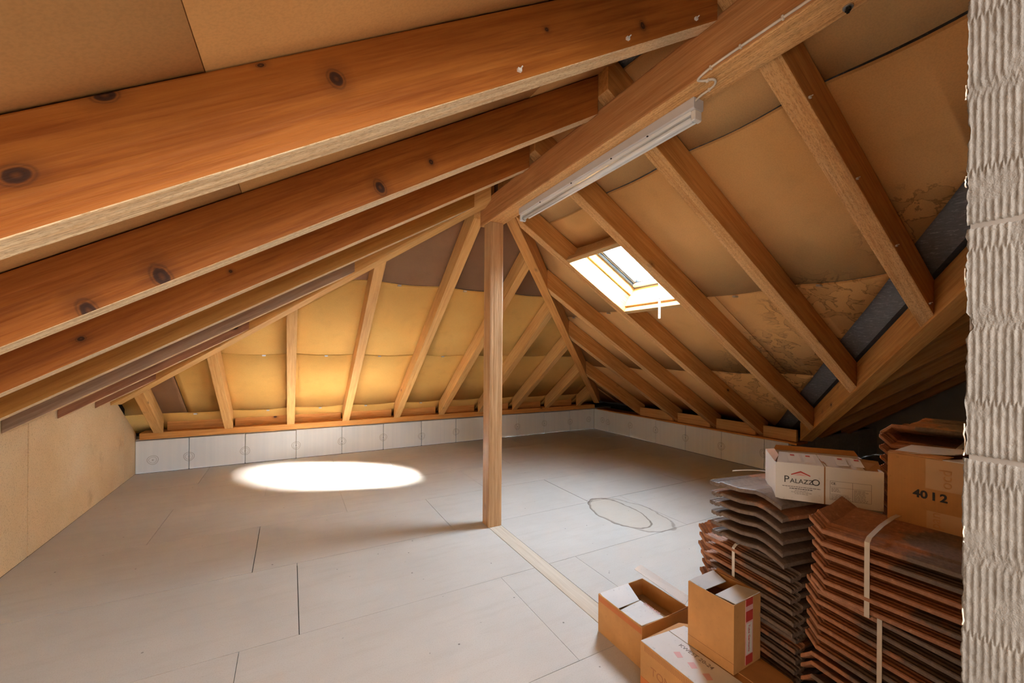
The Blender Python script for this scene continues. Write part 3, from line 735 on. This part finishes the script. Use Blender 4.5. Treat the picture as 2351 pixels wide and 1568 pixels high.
# ------------------------------------------------------------------ clay block wall beside the camera
wn = struct(empty('wall_near', (.66, -.2, 1.3)))
X0, YE = .648, .156
random.seed(11)
def block(z0, z1, shift, idx):
    per = .00535; V, F = [], []
    ys = []; y = 0.0
    while y < .36:
        ys.append(y); y += .00075 if y < .066 else .006
    nz = 92; H = z1-z0
    zr_ = [z0+.058+.0, z0+.143, z0+.222]
    def edge(z):
        return YE+shift + .0016*noise.noise((z*55, idx, 0)) + .0012*noise.noise((z*190, idx, 3)) - max(0, .006*(noise.noise((z*24, 7+idx, 0))-.25)*2)
    for j in range(nz+1):
        z = z0+H*j/nz; e = edge(z)
        for y in ys:
            yy = y*(1 if y > .01 else 1); g_ = y/per
            tri = abs((g_ % 1)*2-1)
            dz = min(((z-(c+.006*(tri-.5)*2)) for c in zr_), key=abs)
            sect = sum(1 for c in zr_ if z > c+.006*(tri-.5)*2)
            ph = g_ + .45*sect
            r_ = .5+.5*math.cos(2*math.pi*ph); r_ = r_**1.4
            amp = .00075 if y < .066 else 0
            fl = 1 if noise.noise((y*30, z*18, idx)) > -.28 else .25
            d = amp*r_*fl + .0006*noise.noise((y*160, z*160, idx)) + .0003*noise.noise((y*500, z*300, idx))
            if abs(dz) < .003: d *= .35; d -= .0004
            if j in (0, nz): d -= .002
            V.append((X0-d, min(e, YE+.006)-.0 if y == 0 else min(e-.0004, YE-y), z))
    n = len(ys)
    for j in range(nz):
        for i in range(n-1): F.append((j*n+i, j*n+i+1, (j+1)*n+i+1, (j+1)*n+i))
    k = len(V)
    for j in range(nz+1): z = z0+H*j/nz; V += [(X0+.02, edge(z)-.003, z), (X0+.24, edge(z)-.002, z)]
    for j in range(nz):
        F.append((j*n, (j+1)*n, k+2*(j+1), k+2*j)); F.append((k+2*j, k+2*(j+1), k+2*(j+1)+1, k+2*j+1))
    return mk('clay_block', V, F, M_BLOCK, wn, smooth=True)
zz = [.044+.25*i for i in range(0, 9)]
zz = [1.294-.25*5+.25*i for i in range(0, 10)]
for i, (a, b_) in enumerate(zip(zz, zz[1:])):
    sh = {4: -.0004, 5: .0, 3: .0004}.get(i, 0)
    if i == 4: sh = .0008
    if b_ > 2.2: b_ = 2.17
    if a >= 2.1: continue
    block(a+.0022, b_-.0018, sh + (-.0012 if i >= 5 else 0), i)
mk('mortar_joint', *multi([(boxv(X0+.0012, X0+.235, -.2, YE-.0035, .02, 2.17), QUADS)]), M_MORTAR, wn)
box('wall_core', X0+.03, X0+.24, YB0, -.19, 0, 2.17, M_BLOCK, wn)
box('wall_core', X0+.03, X0+.235, -.19, YE-.01, 0, 2.17, M_BLOCK, wn)
# torn insulation scraps on the edge
random.seed(5)
for (z, l_) in ((1.50, .024), (1.33, .035), (1.60, .012), (1.22, .02), (1.14, .03), (1.70, .016)):
    P = []
    for t in range(7): P.append((X0-.0005+.002*random.random(), YE-.0008+.0012*random.random(), z-l_*t/6))
    mk('mortar_crumb', *tube(P, .0007, 5), M_PLASTER, wn)

# ------------------------------------------------------------------ roof tiles
TW, TL, TT = .34, .44, .0155
def tile_mesh():
    """across: v from 0 (interlocking rim, faces -x) to 1; along: u from 0 (tail, -y) to 1 (turned-up head, +y)"""
    vp = [0, .02, .045, .06, .075, .10, .115, .13, .155, .175, .24, .34, .46, .58, .68, .78, .88, .95, 1.0]
    def prof(v):
        if v <= .02: return .004
        if v <= .05: return .001
        if v <= .08: return .004
        if v <= .105: return .001
        if v <= .135: return .005
        if v <= .16: return .006
        t = (v-.175)/.825
        return .013 + .012*math.sin(math.pi*min(1, t*1.25))*(.5+.5*math.sin(3.4*t-1.3)) + (.018*math.sin(math.pi*(t-.42)/.58) if t > .42 else 0) - .010*t
    up = [0, .02, .06, .3, .6, .85, .915, .925, .96, .985, 1.0]
    def lift(u):
        return 0 if u < .915 else .034*((u-.915)/.085)**.9
    V, F = [], []; n = len(vp)
    for top in (1, 0):
        for u in up:
            for v in vp:
                inset = 0.0
                if u > .9 and v < .13: inset = 0
                x = v*TW; y = (u-.5)*TL
                z = prof(v)+lift(u)+(TT if top else 0)
                if u < .03: z -= .004*(1-u/.03)
                V.append((x, y, z))
    m_ = len(up)
    idx = lambda t, i, j: t*n*m_+i*n+j
    for i in range(m_-1):
        for j in range(n-1):
            F.append((idx(0, i, j), idx(0, i, j+1), idx(0, i+1, j+1), idx(0, i+1, j)))
            F.append((idx(1, i, j), idx(1, i+1, j), idx(1, i+1, j+1), idx(1, i, j+1)))
    for i in range(m_-1):
        for j in (0, n-1): F.append((idx(0, i, j), idx(0, i+1, j), idx(1, i+1, j), idx(1, i, j)))
    for j in range(n-1):
        for i in (0, m_-1): F.append((idx(0, i, j), idx(0, i, j+1), idx(1, i, j+1), idx(1, i, j)))
    me = bpy.data.meshes.new('roof_tile'); me.from_pydata(V, [], F)
    b = bmesh.new(); b.from_mesh(me); bmesh.ops.recalc_face_normals(b, faces=b.faces); b.to_mesh(me); b.free()
    me.materials.append(M_TILE); return me
tile0 = bpy.data.objects.new('roof_tile', tile_mesh())
md = tile0.modifiers.new('bevel', 'BEVEL'); md.width = .0025; md.segments = 1; md.limit_method = 'ANGLE'; md.angle_limit = R(50)
used = [False]
NUM = ['top', 'second', 'third', 'fourth', 'fifth', 'sixth', 'seventh', 'eighth', 'ninth', 'tenth', 'eleventh', 'twelfth', 'thirteenth', 'fourteenth']
random.seed(21)
def tiles(n, corner, z_top, rot, where, group, pitch=.0405, flip=False, jit=.006, order0=0, tilt=0):
    """corner: where the interlocking-rim side meets the tail end; rot about z; z_top = underside of the top tile"""
    Mx = Matrix.Rotation(rot, 4, 'Z')
    out = []
    for i in range(n):
        o = tile0 if not used[0] else tile0.copy(); used[0] = True
        COL.objects.link(o)
        c = Vector((corner[0]+random.uniform(-jit, jit)*.6, corner[1]+random.uniform(-jit, jit), z_top-pitch*i))
        Mt = Matrix.Translation(c) @ Mx @ Matrix.Rotation(random.uniform(-.012, .012), 4, 'Z') @ Matrix.Rotation(tilt+random.uniform(-.004, .004), 4, 'X') @ Matrix.Translation((0, TL/2, 0))
        if flip: Mt = Mt @ Matrix.Translation((TW, 0, .045)) @ Matrix.Rotation(math.pi, 4, 'Y')
        o.matrix_world = Mt; FR[o] = Mt
        tag(o, f'{NUM[i]} tile {"counted down " if i else ""}{where}', 'roof tile', group)
        out.append(o)
    return out
PT = .0405
zA = .822
tiles(6, (1.545, .285), zA, R(1), 'in the upper strapped bundle by the block wall, under the numbered carton', 'clay roof tiles')
tiles(6, (1.563, .345), zA-6*PT, R(-8.5), 'in the middle strapped bundle by the block wall', 'clay roof tiles')
tiles(8, (1.560, .36), zA-12*PT-.006, R(-9), 'in the lowest upside-down bundle by the block wall', 'clay roof tiles', flip=True)
zB = 14*PT+.004
tiles(6, (1.625, .825), zB, R(-9), 'in the strapped bundle right behind the tall carton', 'clay roof tiles')
tiles(9, (1.668, .835), zB-6*PT, R(-7), 'in the bottom bundle behind the floor cartons', 'clay roof tiles')
tiles(6, (1.665, .845+TW), zB+.046+5*.043, R(-90-10), 'in the crosswise wavy-ended stack under the white carton', 'clay roof tiles', pitch=.043)
zD = 1.10
tiles(1, (2.10, .30), zD, R(0), 'alone upside down on the tallest stack behind the cartons', 'clay roof tiles', flip=True)
tiles(9, (2.07, .29), zD-PT-.012, R(0), 'in the strapped head of the tallest stack behind the cartons', 'clay roof tiles', pitch=PT)
tiles(9, (2.07, .29), zD-10*PT-.012, R(1), 'in the middle of the tallest stack behind the cartons', 'clay roof tiles', pitch=PT)
tiles(8, (2.07, .29), zD-19*PT-.012, R(0), 'in the foot of the tallest stack behind the cartons', 'clay roof tiles', pitch=PT)

def strap(corner, rot, y, z0, z1, label, w=.013):
    """band around a bundle, a loop in the plane across the tiles at distance y from the tail end"""
    Mx = Matrix.Translation((corner[0], corner[1], 0)) @ Matrix.Rotation(rot, 4, 'Z')
    path = [(-.004, z0), (-.004, z1-.012), (.012, z1), (.10, z1+.018), (.18, z1+.026), (.30, z1+.026), (TW+.004, z1), (TW+.004, z0), (.1, z0-.003)]
    V, F = [], []
    n = len(path)
    for t in (0, .0014):
        for i, (x, z) in enumerate(path):
            cx_, cz_ = TW/2, (z0+z1)/2; dx, dz = x-cx_, z-cz_; l_ = math.hypot(dx, dz)
            for s_ in (-w/2, w/2): V.append(Mx @ Vector((x+t*dx/l_, y+s_, z+t*dz/l_)))
    for i in range(n):
        j = (i+1) % n
        F += [(2*i, 2*i+1, 2*j+1, 2*j), (2*n+2*i, 2*n+2*j, 2*n+2*j+1, 2*n+2*i+1), (2*i, 2*j, 2*n+2*j, 2*n+2*i), (2*i+1, 2*n+2*i+1, 2*n+2*j+1, 2*j+1)]
    return tag(mk('strap', V, F, M_STRAP), label, 'strap', 'plastic straps round tile bundles')
strap((1.545, .285), R(1), .285, zA-5*PT, zA+.035, 'white plastic strap round the upper tile bundle by the block wall')
strap((1.563, .345), R(-8.5), .215, zA-11*PT, zA-6*PT+.035, 'white plastic strap round the middle tile bundle by the block wall')
strap((1.625, .825), R(-9), .250, zB-5*PT, zB+.035, 'white plastic strap round the bundle behind the tall carton')
strap((2.07, .29), R(0), .225, zD-9*PT-.012, zD-PT+.02, 'white plastic strap round the head of the tallest tile stack')
# loose strap offcut on the crosswise stack
tag(mk('strap_offcut', *tube(smooth_path([(1.80, 1.17, .878), (1.84, 1.10, .893), (1.89, 1.04, .892), (1.93, .98, .880), (1.97, .95, .877)]), .0022, 5), M_STRAP), 'loose pale strap offcut lying curled on the crosswise tiles', 'strap')

# ------------------------------------------------------------------ cartons
def local(name, loc, rz, label):
    return tag(empty(name, loc, rz), label, 'box', 'cardboard cartons')
def lb(e, name, x0, x1, y0, y1, z0, z1, m, bevel=.0, parent=None):
    T = FR[e]; v = [T @ Vector(p) for p in boxv(x0, x1, y0, y1, z0, z1)]
    return mk(name, v, QUADS, m, parent or e, bevel=bevel)
def lquad(e, name, pts, m, t=.003, parent=None):
    T = FR[e]; a, b_, c, d = [T @ Vector(p) for p in pts]; n = (b_-a).cross(d-a).normalized()*t
    return mk(name, [a, b_, c, d, a+n, b_+n, c+n, d+n], QUADS, m, parent or e)
def ltext(e, name, s, size, origin, right, up, m, parent=None, bold=0):
    T = FR[e]; Q = T.to_3x3()
    return text(name, s, size, T @ Vector(origin), Q @ Vector(right), Q @ Vector(up), m, parent or e, bold=bold)
CT = .004
def shell(e, W_, D_, H_, m, mi, bottom=True):
    """open carton body: four walls as one tube plus base"""
    parts = [(boxv(0, W_, 0, D_, 0, CT), QUADS), (boxv(0, CT, 0, D_, CT, H_), QUADS), (boxv(W_-CT, W_, 0, D_, CT, H_), QUADS), (boxv(CT, W_-CT, 0, CT, CT, H_), QUADS), (boxv(CT, W_-CT, D_-CT, D_, CT, H_), QUADS)]
    T = FR[e]; parts = [([T @ Vector(p) for p in v], f) for v, f in parts]
    return mk('carton_body', *multi(parts), m, e)
# 1 open carton
e = local('open_carton', (1.392, 1.325, 0), R(0), 'low open carton on the floor, far left of the cartons, white flaps folded in')
W_, D_, H_ = .31, .295, .19
shell(e, W_, D_, H_, M_CARD, M_CARDI)
lquad(e, 'flap', [(.006, D_-.004, H_), (.006, D_-.118, H_-.022), (.165, D_-.118, H_-.020), (.20, D_-.004, H_)], M_CARDW)
lquad(e, 'flap', [(.003, .004, H_+.002), (.145, .004, H_-.004), (.145, .150, H_-.002), (.004, .150, H_-.012)], M_CARDW)
lquad(e, 'flap', [(W_, 0.02, H_), (W_+.045, .03, H_+.022), (W_+.02, D_+.03, H_+.055), (W_-.02, D_+.04, H_+.035)], M_CARDW)
lquad(e, 'flap', [(W_*.55, .002, H_), (W_, .002, H_), (W_-.01, -.004, H_+.012), (W_*.6, -.004, H_+.008)], M_CARDD)
lb(e, 'tape', -.0008, 0, .003, D_-.003, H_-.034, H_-.008, M_TAPER)
lb(e, 'packing', .01, W_-.01, .01, D_-.01, .004, .11, M_CARDI)
ltext(e, 'print', 'OCONOR', .022, (.135, .125, H_+.0025), (0, -1, 0), (1, 0, 0), M_PINK)
# 2 lower carton under the tall one
e = local('printed_carton', (1.318, .80, 0), R(1), 'low whitish-topped carton on the floor, front one, carrying the tall carton')
W_, D_, H_ = .332, .455, .20
T = FR[e]
# body with a rounded, crushed far-right corner
def roundbody(W_, D_, H_, r_, m):
    P = [(0, 0), (W_-.02, 0)] + [(W_-r_*.55*(1-math.cos(a))*0 , 0.02) for a in ()] + [(W_, .03), (W_+.012, .15), (W_-.005, .30), (W_-.035, .40), (W_-.09, D_), (0, D_)]
    n = len(P); V = [T @ Vector((x, y, 0)) for x, y in P]+[T @ Vector((x, y, H_)) for x, y in P]
    return mk('carton_body', V, [tuple(range(n))[::-1], tuple(range(n, 2*n))]+[(i, (i+1) % n, (i+1) % n+n, i+n) for i in range(n)], m, e)
roundbody(W_, D_, H_, .05, M_CARD)
lquad(e, 'flap', [(.0, .004, H_+.001), (.155, .004, H_+.001), (.150, D_-.02, H_+.001), (.0, D_-.003, H_+.001)], M_CARDW)
lquad(e, 'flap', [(.19, .02, H_+.0005), (W_-.005, .03, H_+.0005), (W_-.02, .30, H_+.0005), (.19, .33, H_+.0005)], M_CARD)
lquad(e, 'flap', [(.155, .30, H_+.0008), (.27, .30, H_+.0008), (.24, D_-.03, H_+.0008), (.155, D_-.02, H_+.0008)], M_CARDW)
for i, c in enumerate((.325, .26, .195, .13, .065)):
    lquad(e, 'print', [(.050, c-.016, H_+.0042), (.070, c-.026, H_+.0042), (.085, c+.002, H_+.0042), (.062, c+.014, H_+.0042)], M_PINK, .0003)
ltext(e, 'print', 'KWEST 20-24', .026, (.112, .355, H_+.0045), (0, -1, 0), (1, 0, 0), M_INKG)
parts = []
for k in range(58):
    y = .02+.0072*k; parts.append(([T @ Vector(p) for p in boxv(-.0006, 0, y, y+.0024, H_-.030, H_-.006)], QUADS))
mk('printed_stripes', *multi(parts), M_INKB, e)
ltext(e, 'print', 'TONI 8', .046, (-.0004, .40, H_-.105), (0, -1, 0), (0, 0, 1), M_INKB)
lb(e, 'tape', -.0008, 0, .0, D_-.002, .02, .055, M_TAPER)
# 3 tall carton
e = local('tall_carton', (1.473, .948, .2045), R(1.5), 'tall brown carton with red printed tape, standing on the front floor carton')
W_, D_, H_ = .178, .197, .262
shell(e, W_, D_, H_, M_CARD, M_CARDI)
lquad(e, 'flap', [(.004, D_-.072, H_-.006), (W_-.03, D_-.072, H_-.010), (W_-.012, D_-.002, H_+.001), (.004, D_-.002, H_+.001)], M_CARDW)
lquad(e, 'flap', [(.012, .0, H_+.001), (W_-.004, .0, H_+.001), (W_-.02, .085, H_-.006), (.018, .088, H_-.010)], M_CARDW)
lquad(e, 'flap', [(W_-.004, .0, H_), (W_+.008, .004, H_-.012), (W_+.004, D_-.01, H_+.012), (W_-.006, D_-.01, H_+.005)], M_CARDD)
lb(e, 'packing', .01, W_-.01, .01, D_-.01, .006, .20, M_CARDD)
tp = lb(e, 'label_tape', W_*.42, W_*.70, -.0008, 0, .01, H_, M_PINK)
for (a, b_) in ((.01, .045), (.175, .215), (.235, H_)): lb(e, 'red_block', W_*.43, W_*.69, -.0014, -.0008, a, b_, M_INKR, parent=tp)
lb(e, 'white_block', W_*.46, W_*.66, -.0014, -.0008, .05, .168, M_CARDW, parent=tp)
ltext(e, 'print', 'Tube Germania', .0165, (W_*.52, -.0016, .162), (0, 0, -1), (1, 0, 0), M_INKR, tp)
lb(e, 'crease', -.0006, 0, .0, D_, .040, .0415, M_CARDD)
# 4 white carton pair with the house logo
ang = math.atan2(-.259, .195)
e = local('white_carton', (1.645, .895, .862), ang, 'white carton with black lettering and a small red roof logo, on the tiles')
W_, D_, H_ = .324, .26, .137
shell(e, W_, D_, H_, M_CARDW, M_CARDI)
seam = W_*.475
lb(e, 'seam', seam-.002, seam+.002, -.0012, 0, 0, H_, M_CARDD)
lb(e, 'tape', seam-.003, seam+.003, 0, .075, H_+.012, H_+.0135, M_CARDD)
lquad(e, 'flap', [(.004, 0, H_), (seam-.003, 0, H_), (seam-.012, .075, H_+.026), (.022, .075, H_+.026)], M_CARDW)
lquad(e, 'flap', [(seam+.003, 0, H_), (W_-.05, 0, H_-.004), (W_-.07, .075, H_+.024), (seam-.008, .075, H_+.026)], M_CARDW)
lquad(e, 'torn_flap', [(W_-.05, .002, H_-.004), (W_, .002, H_-.03), (W_+.01, .09, H_+.018), (W_-.055, .08, H_+.024)], M_CARDI)
lquad(e, 'flap', [(.0, .02, H_), (.0, D_, H_), (.026, D_-.05, H_+.014), (.022, .08, H_+.014)], M_CARDD)
lquad(e, 'flap', [(.03, D_, H_), (W_, D_, H_), (W_-.01, D_+.012, H_+.018), (.04, D_+.012, H_+.018)], M_CARD)
lb(e, 'packing', .01, W_-.01, .01, D_-.01, .006, .11, M_CARDI)
ltext(e, 'print', 'P', .036, (.026, -.0008, .066), (1, 0, 0), (0, 0, 1), M_INK); ltext(e, 'print', 'ALAZZ', .0235, (.046, -.0008, .066), (1, 0, 0), (0, 0, 1), M_INK)
ltext(e, 'print', 'O', .034, (.113, -.0008, .064), (1, 0, 0), (0, 0, 1), M_INK)
def fpoly(e, name, P, m, parent=None, dy=-.0008):
    T = FR[e]; n = len(P); V = [T @ Vector((x, -.0002, z)) for x, z in P]+[T @ Vector((x, dy, z)) for x, z in P]
    return mk(name, V, [tuple(range(n)), tuple(range(n, 2*n))[::-1]]+[(i, (i+1) % n, (i+1) % n+n, i+n) for i in range(n)], m, parent or e)
logo = fpoly(e, 'roof_logo', [(.050, .095), (.050, .099), (.080, .113), (.110, .099), (.110, .095), (.080, .107)], M_INKR)
fpoly(e, 'roof_logo', [(.060, .0955), (.080, .1045), (.100, .0955)], M_PINK)
def lines(e, x0, x1, z1, n, dz, h, m, jag=.0, parent=None, center=True):
    parts = []
    T = FR[e]
    for k in range(n):
        w = (x1-x0)*(1-jag*random.random()); c = (x0+x1)/2; a = c-w/2 if center else x0; z = z1-dz*k; x = a
        while x < a+w:
            q = min(random.uniform(.004, .011), a+w-x); parts.append(([T @ Vector(p) for p in boxv(x, x+q, -.0008, -.0002, z-h, z)], QUADS)); x += q+.0018
    mk('fine_print', *multi(parts), m, e)
lines(e, .022, .142, .053, 1, .006, .0024, M_INKG); lines(e, .045, .118, .046, 1, .006, .0024, M_INK); lines(e, .05, .115, .038, 3, .0055, .0014, M_INKG, .4)
bx_ = [(seam+.016, W_-.035, .088, .0888), (seam+.016, W_-.035, .020, .0208), (seam+.016, W_-.035, .066, .0666), (seam+.016, W_-.10, .041, .0416)]
T = FR[e]; parts = [([T @ Vector(p) for p in boxv(a, b_, -.0008, -.0002, c, d)], QUADS) for a, b_, c, d in bx_]
parts += [([T @ Vector(p) for p in boxv(a, a+.0008, -.0008, -.0002, .020, .0888)], QUADS) for a in (seam+.016, W_-.035, seam+.082)]
mk('table_frame', *multi(parts), M_INKG, e)
ltext(e, 'print', 'CE.', .011, (seam+.019, -.0008, .076), (1, 0, 0), (0, 0, 1), M_INK)
lines(e, seam+.02, seam+.05, .062, 3, .005, .0016, M_INKG, .4, center=False); lines(e, seam+.02, seam+.078, .038, 4, .0045, .0013, M_INKG, .15, center=False)
lines(e, seam+.086, W_-.04, .062, 9, .0047, .0013, M_INKG, .3, center=False)
for (a, b_) in ((.045, .085), (.095, .13), (seam+.04, seam+.075), (seam+.09, seam+.12)):
    TT_ = FR[e]; f_ = lambda x, y: (x, y, H_+.0035+.026*y/.075)
    lquad(e, 'paper_label', [f_(a, .012), f_(b_, .012), f_(b_, .065), f_(a, .065)], M_WHITE, .0004)
    lquad(e, 'red_print', [(a+.01, .050, H_+.0045+.026*.050/.075), (a+.024, .050, H_+.0045+.026*.050/.075), (a+.024, .058, H_+.0045+.026*.058/.075), (a+.01, .058, H_+.0045+.026*.058/.075)], M_INKR, .0003)
# 5 numbered brown carton
e = local('numbered_carton', (1.768, .602, .864), R(-90)+R(3), 'brown carton stencilled 40 12, on the tile bundle against the block wall')
W_, D_, H_ = .34, .235, .222
shell(e, W_, D_, H_, M_CARD, M_CARDI)
lquad(e, 'flap', [(.0, 0, H_), (.0, D_, H_), (.20, D_-.02, H_+.014), (.15, .03, H_+.020)], M_CARDW)
lquad(e, 'flap', [(.13, 0, H_), (W_, 0, H_), (W_, .06, H_+.008), (.20, .05, H_+.012)], M_CARDW)
lquad(e, 'flap', [(.0, 0, H_+.001), (.13, 0, H_+.001), (.15, .02, H_+.010), (.0, .02, H_+.004)], M_CARD)
lb(e, 'packing', .01, W_-.01, .01, D_-.01, .006, .18, M_CARDI)
lb(e, 'tape', .092, .185, -.0005, 0, .128, H_, M_TAPE); lb(e, 'tape', .095, .185, -.0005, 0, .0, .058, M_TAPE)
ltext(e, 'print', '40 I 2', .034, (.063, -.0008, .094), (1, 0, .0), (0, 0, 1), M_INK, bold=.0011)
ltext(e, 'print', 'ocd', .040, (.150, -.0008, .135), (0, 0, 1), (-1, 0, 0), M_CARD)
ltext(e, 'print', 'pan', .036, (.126, -.0008, .006), (0, 0, 1), (-1, 0, 0), M_CARD)
